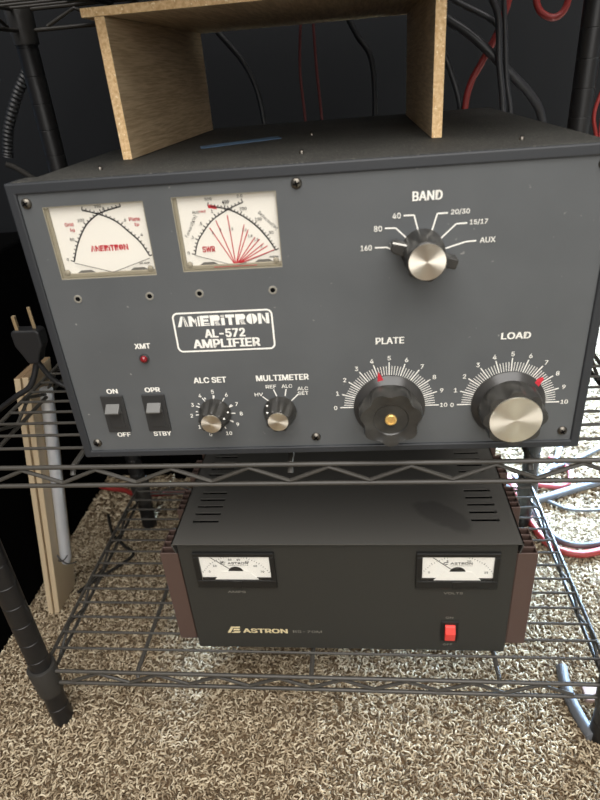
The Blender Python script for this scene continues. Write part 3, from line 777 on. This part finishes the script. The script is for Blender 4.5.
# ------------------------------------------------------------------ power supply on the lower shelf
BW, BH, BD, EX, OV = 306.8, 146.8, 300.0, 3.2, 4.2
ps = thing('power_supply', 'black power supply box with two small meters and red switch on the lower wire shelf', 'power supply', (40.3, 34.0, 82.2), 0.0034)
BHl = BH - 2.0
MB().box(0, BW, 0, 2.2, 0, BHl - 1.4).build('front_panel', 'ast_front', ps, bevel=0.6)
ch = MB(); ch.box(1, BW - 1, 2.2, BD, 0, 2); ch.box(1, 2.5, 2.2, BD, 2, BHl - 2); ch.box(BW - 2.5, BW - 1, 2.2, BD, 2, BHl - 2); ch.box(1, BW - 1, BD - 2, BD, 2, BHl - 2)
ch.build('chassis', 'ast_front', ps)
slots = []
for yy in (27.0, 38.0, 49.0, 59.5, 70.2, 101.6, 112.5, 123.4, 134.3, 145, 180, 191, 202):
    for xa in (10.4, 270.6): slots.append((xa, xa + 25, yy - 1.9, yy + 1.9))
xs = sorted({-EX, BW + EX} | {s[0] for s in slots} | {s[1] for s in slots}); ys = sorted({-OV, BD} | {s[2] for s in slots} | {s[3] for s in slots})
cv = MB()
for zz in (BHl, BHl - 1.3): cv.plate(xs, ys, lambda u, v, zz=zz: (u, v, zz), slots)
for s in slots:
    x0, x1, y0, y1 = s
    cv.add([(x0, y0, BHl), (x1, y0, BHl), (x1, y1, BHl), (x0, y1, BHl), (x0, y0, BHl - 1.3), (x1, y0, BHl - 1.3), (x1, y1, BHl - 1.3), (x0, y1, BHl - 1.3)], [(0, 1, 5, 4), (1, 2, 6, 5), (2, 3, 7, 6), (3, 0, 4, 7)])
cv.add([(-EX, -OV, BHl), (BW + EX, -OV, BHl), (BW + EX, -OV, BHl - 1.3), (-EX, -OV, BHl - 1.3)], [(0, 1, 2, 3)])
for x in (-EX, BW + EX - 1.2): cv.prism_yz([(-OV, BHl), (-OV, BHl - 3), (1.5, 128), (BD, 128), (BD, BHl)], x, x + 1.2)
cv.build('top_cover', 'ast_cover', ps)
# near-black sheet below the slots, stands in for the shaded interior
MB().box(3, BW - 3, 4, BD - 3, BHl - 34, BHl - 33).build('slot_shade_sheet', 'hole', ps)
def sink(side, y0):
    mb = MB()
    xa, xb = (BW - 1.0, BW + 19.0) if side > 0 else (-19.4, 1.0)
    for q in range(5): mb.box(xa, xb, y0 + q * 8.0, y0 + q * 8.0 + 1.6, 8.5, 126.5)
    if side > 0: mb.box(xa, xa + 3.4, y0, y0 + 33.6, 8.5, 126.5)
    else: mb.box(xb - 3.4, xb, y0, y0 + 33.6, 8.5, 126.5)
    if side > 0: mb.box(xb - 1.4, xb - 0.1, y0 + .1, y0 + 33.5, 8.6, 126.3)
    else: mb.box(xa + 0.1, xa + 1.4, y0 + .1, y0 + 33.5, 8.6, 126.3)
    mb.build('heat_sink', 'sink', ps, bevel=0.25, bseg=1)
for yy in (3, 66, 122, 178): sink(1, yy); sink(-1, yy)
def pmeter(x0, x1, z0, z1, nums, title, tx):
    mb = MB(); fr_ = 5.2; fb = 9.5
    wx0, wx1, wz0, wz1 = x0 + fr_ + .4, x1 - fr_ + .4, z0 + fb, z1 - 4.6
    mb.box(x0, x1, -3.4, 0, wz1, z1); mb.box(x0, x1, -3.4, 0, z0, wz0); mb.box(x0, wx0, -3.4, 0, wz0, wz1); mb.box(wx1, x1, -3.4, 0, wz0, wz1)
    o = mb.build('panel_meter', 'meter_black', ps, bevel=0.7)
    MB().box(wx0, wx1, -1.2, -0.2, wz0, wz1).build('meter_card', 'psu_card', o)
    MB().box(wx0, wx1, -2.9, -2.3, wz0, wz1).build('meter_window', 'glass', o)
    cx = (wx0 + wx1) / 2; k = MB(); y = -1.35
    k.box(wx0, wx1, -1.6, -1.21, wz0, wz0 + 2.4)
    k.lathe([(7.4, 1.25), (7.4, 1.45)], (cx, 0, wz0 + 8.6), '-Y', 32)
    for q in range(31):
        a = math.radians(145 - 110 * q / 30); rr = 46; L = 2.4 if q % 5 == 0 else 1.3
        c_ = (cx, wz1 - 47.5)
        k.bar(c_[0] + math.cos(a) * rr * .82, c_[1] + math.sin(a) * rr, c_[0] + math.cos(a) * (rr + L) * .82, c_[1] + math.sin(a) * (rr + L), 0.4, y)
    for i, s_ in enumerate(nums):
        a = math.radians(140 - 100 * i / (len(nums) - 1)); k.text(s_, cx + math.cos(a) * 33, wz1 - 47.5 + math.sin(a) * 43.2, 2.2, None, y)
    k.bar(cx - 13.4, wz0 + 19, cx - 11.4, wz0 + 21.8, 0.8, y); k.bar(cx - 11.4, wz0 + 21.6, cx - 8.6, wz0 + 21.6, 0.7, y); k.bar(cx - 11.6, wz0 + 19.3, cx - 9, wz0 + 19.3, 0.7, y)
    k.text('ASTRON', cx + 3, wz0 + 20.5, 2.6, 19, y, None, 0.02); k.text('CORPORATION', cx + 3, wz0 + 17.6, 0.9, 19, y, None, 0)
    k.build('meter_scale', 'black_print', o)
    MB().prism_xz([(cx - 21, wz0 + 0.2), (cx + 21, wz0 + 0.2), (cx + 12.5, wz0 + 10.6), (cx - 12.5, wz0 + 10.6)], -1.95, -1.62).build('pivot_cover', 'psu_card', o)
    MB().bar(cx - 22.5, wz1 - 1.5, cx - 4.5, wz0 + 12.5, 0.6, -1.8).build('needle', 'black_print', o)
    MB().box(cx - 4.2, cx + 4.2, -4.1, -3.3, z0 + 0.4, wz0 - 0.6).build('zero_screw_cover', 'meter_black', o)
    MB().text(title, tx, z0 - 8.6, 2.6, 17.5, -0.15, None, 0.02).build('lettering', 'dim_print', ps)
pmeter(13.6, 90.2, 88.6, 132.2, ('0', '10', '20', '30', '40', '50', '60', '70'), 'AMPS', 49.3)
pmeter(219.0, 292.4, 88.8, 132.2, ('0', '5', '10', '15'), 'VOLTS', 253.9)
lg = MB()
lg.prism_xz([(32.4, 21.6), (35.4, 21.6), (40.2, 30.6), (37.2, 30.6)], -0.15, 0); lg.prism_xz([(38.2, 28.4), (45.4, 28.4), (46.4, 30.6), (39.4, 30.6)], -0.15, 0)
lg.prism_xz([(38.4, 25.2), (45.0, 25.2), (46, 27.4), (39.6, 27.4)], -0.15, 0); lg.prism_xz([(36.4, 21.6), (44.6, 21.6), (46.2, 23.8), (40, 23.8)], -0.15, 0)
lg.text('ASTRON', 71.4, 25.1, 6.0, 44.5, -0.1, None, 0.03)
lg.build('maker_lettering', 'gold_print', ps)
MB().text('RS-70M', 114, 24.6, 3.4, 29, -0.1, None, 0.01).build('model_lettering', 'dim_print', ps)
MB().text('ON', 252, 47.4, 2.4, 7, -0.1).build('lettering', 'dim_print', ps)
MB().text('OFF', 252, 9.4, 2.4, 9, -0.1).build('lettering', 'dim_print', ps)
sw = MB().box(244.4, 261.2, -1.6, 0, 15.4, 42.8).build('power_switch', 'meter_black', ps, bevel=0.5)
MB().prism_yz([(-1.2, 39.0), (-3.6, 38.5), (-6.8, 31), (-5.2, 20.5), (-1.2, 19.8)], 248.0, 257.8).build('rocker_paddle', 'red_switch', sw, bevel=0.6, label='red rocker paddle')

# ------------------------------------------------------------------ dark things behind and above the rack
tag(MB().box(-560, 1300, 563, 588, 300, 1250).build('back_panel', 'black_panel', bevel=1), 'large dark blue black panel behind the rack and its cables', 'panel')
tag(MB().box(-560, -115, 440, 760, 0, 296).build('left_blocker', 'black_case', bevel=4), 'added black light blocker on the floor behind the left end of the rack', 'case')  # added block, stops rear daylight and keeps the left background dark
tag(MB().box(-110, -40, 430, 560, 0, 330).build('narrow_blocker', 'black_case', bevel=4), 'added narrow black light blocker on the floor behind the left rear post', 'box')  # added block, trims the narrow daylight beam at its left
lb = MB(); lb.prism_xz([(-34, 0), (362, 0), (362, 330), (34, 330), (34, 150), (-34, 150)], 430, 560)
tag(lb.build('stepped_blocker', 'black_case', bevel=4), 'added stepped black light blocker on the floor behind the power supply', 'case')  # added block, stepped to shape the daylight falling on the carpet
tag(MB().box(-60, 400, 25, 300, 676, 812).build('top_blocker', 'black_case', bevel=3), 'added black light blocker on the top wire shelf', 'case')  # added out of view, keeps light from above off the rack's interior
tag(MB().box(-560, -232, 72, 440, 0, 430).build('floor_cabinet', 'black_case', bevel=4), 'black cabinet standing on the carpet left of the leaning board', 'cabinet')

# board leaning on the left of the rack, chrome leg folded against it
ln = thing('leaning_plank', 'cream edged double plank with a chrome tube leaning against the left side of the rack', 'plank', (-193, 140, 0))
tilt = math.atan(0.188)
def lean(z): return 0.188 * z
sl = MB(); sl.add([(x + lean(z), y, z) for x in (-7.5, -1.0) for y in (0, 52) for z in (1, 346)], [(0, 1, 3, 2), (4, 6, 7, 5), (0, 4, 5, 1), (2, 3, 7, 6), (0, 2, 6, 4), (1, 5, 7, 3)])
sl.add([(x + lean(z), y, z) for x in (0.4, 7.0) for y in (2, 52) for z in (1, 346)], [(0, 1, 3, 2), (4, 6, 7, 5), (0, 4, 5, 1), (2, 3, 7, 6), (0, 2, 6, 4), (1, 5, 7, 3)], 'cream')
sl.add([(x + lean(z), y, z) for x in (-1, 0.4) for y in (3, 52) for z in (1, 346)], [(0, 1, 3, 2), (4, 6, 7, 5), (0, 4, 5, 1), (2, 3, 7, 6), (0, 2, 6, 4), (1, 5, 7, 3)], 'tan')
sl.mi[-7] = sl._m('tan'); sl.mi[5] = sl._m('tan')
sl.build('plank_board', 'cream', ln, bevel=0.8)
tb = MB(); tb.tube([(lean(74) + 13.5, 22, 74), (lean(80) + 14, 22, 82), (lean(322) + 14, 22, 322)], [5, 7, 7], seg=20)
tb.build('chrome_tube', 'chrome', ln, label='chrome tube')
tie = MB()
for a0, a1 in ((68, 96), (96, 70)):
    tie.tube([(lean(80) + 3, 26, a0 + 14), (lean(80) + 9, 14, (a0 * 2 + a1) / 3 + 6), (lean(80) + 18, 14, (a0 + 2 * a1) / 3), (lean(80) + 23, 26, a1)], 0.9, seg=6, smooth_path=5)
tie.build('wire_tie', 'cable_black', ln)

# ------------------------------------------------------------------ cables
def cable(pts, r, m, label, name='cable', cat='cable', group=None):
    o = MB().tube(pts, r, seg=12, smooth_path=8).build(name, m)
    return tag(o, label, cat, group)
cable([(380, 385, 660), (367, 383, 618), (352, 382, 590), (342, 382, 572), (337, 382, 548), (338, 383, 500), (350, 386, 430)], 3.6, 'cable_red', 'red cable hanging straight down behind the right board')
cable([(400, 382, 660), (402, 380, 642), (408, 380, 631), (420, 380, 625), (430, 380, 629), (434, 380, 642), (432, 382, 665)], 3.4, 'cable_red', 'red cable loop hanging at the upper right')
cable([(285, 375, 652), (311, 375, 633), (337, 372, 616), (360, 370, 596), (383, 370, 575), (405, 372, 554), (420, 376, 530), (428, 380, 480)], 4.6, 'cable_black', 'thick black cable sloping down right behind the amplifier')
cable([(352, 365, 650), (362, 362, 628), (366, 362, 591), (374, 362, 544), (378, 366, 480)], 3.4, 'cable_black', 'thin black cable hanging left of a matching one behind the amplifier')
cable([(366, 366, 650), (370, 364, 618), (376, 364, 571), (383, 364, 538), (386, 368, 480)], 2.6, 'cable_black', 'thinner black cable hanging right beside another at the upper right')
cable([(300, 388, 640), (307, 390, 614), (320, 390, 585), (333, 390, 547), (338, 390, 490)], 3.2, 'cable_black', 'black cable just right of the right board end')
cable([(296, 392, 650), (303, 392, 612), (306, 392, 598)], 3.0, 'cable_red', 'short red cable end beside the right board')
cable([(310, 384, 655), (326, 382, 645), (354, 380, 631), (368, 380, 620)], 2.8, 'cable_black', 'black cable crossing near the top right corner')
cable([(161, 385, 655), (158, 383, 634), (155, 382, 597), (157, 382, 557), (160, 384, 500)], 1.5, 'cable_shaded_red', 'left one of two faint red cables deep inside the board shelf')
cable([(172, 390, 640), (173, 388, 600), (175, 388, 566), (178, 388, 520)], 1.5, 'cable_shaded_red', 'right one of two faint red cables deep inside the board shelf')
cable([(55, 385, 655), (70, 384, 637), (94, 382, 607), (107, 382, 571), (112, 384, 500)], 3.0, 'plug', 'black cable behind the left board inside the board shelf')  # this and the next use a darker black for the board shelf's shade
cable([(205, 385, 650), (219, 384, 625), (234, 382, 601), (237, 382, 552), (232, 384, 500)], 3.0, 'plug', 'black cable behind the right half of the board shelf')
for k_, (dx, dz, mm, lab) in enumerate(((0, 0, 'cable_red', 'red wire at far right next to the rear post'), (6, -8, 'cable_pink', 'pinkish wire at far right next to the rear post'),)):
    cable([(478 + dx, 352, 600 + dz), (473 + dx, 350, 566 + dz), (466 + dx * 1.5, 350, 535 + dz), (472 + dx, 352, 512 + dz), (486 + dx, 356, 470 + dz)], 2.0, mm, lab)
# corrugated hose at the left, behind the post
hs = []
base_pts = [Vector(q) for q in ((-150, 392, 650), (-158, 390, 626), (-181, 388, 597), (-203, 386, 561), (-214, 386, 530))]
Q = []
for i in range(len(base_pts) - 1):
    a_, b_, c_, d_ = base_pts[max(i - 1, 0)], base_pts[i], base_pts[i + 1], base_pts[min(i + 2, len(base_pts) - 1)]
    for q in range(16):
        t_ = q / 16; Q.append(0.5 * ((2 * b_) + (c_ - a_) * t_ + (2 * a_ - 5 * b_ + 4 * c_ - d_) * t_ * t_ + (3 * b_ - a_ - 3 * c_ + d_) * t_ ** 3))
hose = MB().tube(Q, [6.6 if i % 2 else 5.6 for i in range(len(Q))], seg=14).build('corrugated_hose', 'plug')
tag(hose, 'ribbed black hose hanging behind the left rear post', 'hose')
cable([(-215, 380, 523), (-204, 380, 518), (-183, 380, 503), (-165, 382, 492)], 3.2, 'cord_tan', 'short grey cable end behind the left corner of the amplifier')
# floor cables at the right
cable([(440, 420, 10), (446, 380, 9), (448, 340, 9), (451, 300, 9), (463, 262, 9), (491, 246, 9), (525, 252, 9), (580, 275, 9), (660, 320, 9)], 5.0, 'cable_red', 'thick red cable curving across the floor right of the power supply')
cable([(452, 420, 9), (458, 380, 9), (461, 340, 9), (464, 305, 9), (478, 272, 9), (505, 262, 9), (545, 272, 9), (600, 300, 9)], 4.4, 'cable_black', 'black cable lying along the thick red one on the floor')
cable([(380, 330, 12), (413, 336, 10), (484, 363, 10), (526, 381, 10), (576, 401, 10), (680, 440, 10)], 6.2, 'cable_grey', 'thick grey cable running right across the pale carpet')
cable([(430, 400, 8), (460, 372, 8), (487, 357, 8), (512, 338, 8), (554, 337, 8), (640, 345, 8)], 2.6, 'cable_grey', 'thin grey cable in front of the thick grey one on the carpet')
cable([(470, 395, 9), (490, 412, 9), (526, 460, 9), (547, 504, 9), (575, 560, 9)], 4.2, 'cable_grey', 'grey cable running back under the amplifier corner')
cable([(500, 430, 10), (557, 460, 10), (608, 493, 10), (700, 540, 10)], 4.0, 'cable_grey', 'grey cable farthest back at the right on the carpet')
cable([(470, 400, 8), (493, 395, 8), (515, 393, 8), (535, 411, 8), (540, 440, 8), (520, 470, 8)], 4.0, 'cable_pink', 'pinkish red cable loop on the carpet below the amplifier corner')
# floor cables at the left and behind the power supply
cable([(-250, 425, 9), (-240, 408, 9), (-212, 397, 9), (-185, 392, 9), (-160, 380, 9), (-120, 382, 9), (-60, 388, 9), (20, 392, 9)], 4.2, 'cable_red', 'red cable on the floor behind the power supply at left')
cable([(-190, 330, 8), (-165, 285, 8), (-140, 262, 8), (-120, 240, 8), (-160, 190, 8), (-172, 172, 8)], 2.2, 'cord_tan', 'black cord on the dim carpet beside the chrome leg')
# mains plug lying over the left end of the upper shelf
pl = thing('power_plug', 'black three pin power plug and cord over the left end of the upper shelf', 'plug', (-92, 120, 378))
body = MB(); body.prism_xz([(-5, -4), (-9, 6), (-13, 14), (-13.5, 27), (-11, 29.5), (12, 29.5), (14.5, 27), (14, 14), (9, 6), (5, -4)], -7, 7)
body.build('plug_body', 'plug', pl, bevel=3, bseg=3)
for x, y, z1 in ((8.0, 0, 50), (-7, -4, 43), (-11, 4, 41)):
    MB().box(x - 1.6, x + 1.6, y - 0.9, y + 0.9, 28, z1).build('prong', 'prong', pl, bevel=0.4)
MB().tube([(0, 0, 2), (-2, 0, -8), (-12, -4, -28), (-30, -6, -39), (-62, -6, -60), (-105, -10, -95)], 2.8, seg=10, smooth_path=8).build('cord', 'plug', pl)
MB().tube([(0, 0, 0), (2, 0, -8), (10, 4, -28), (28, 10, -39), (60, 30, -39.2)], 2.6, seg=10, smooth_path=8).build('cord', 'plug', pl)
# bits on the floor by the front right post
tag(MB().tube([(424, 76, 6), (421, 50, 6), (424, 22, 6), (430, -2, 6)], 6.0, seg=14, smooth_path=6).build('plastic_tube', 'grey_tube'), 'short grey tube on the carpet beside the right front post', 'tube')
tag(MB().box(437, 458, 36, 56, 0, 8).build('wood_block', 'pink_card', bevel=1), 'pinkish block on the carpet behind the right front post', 'block')
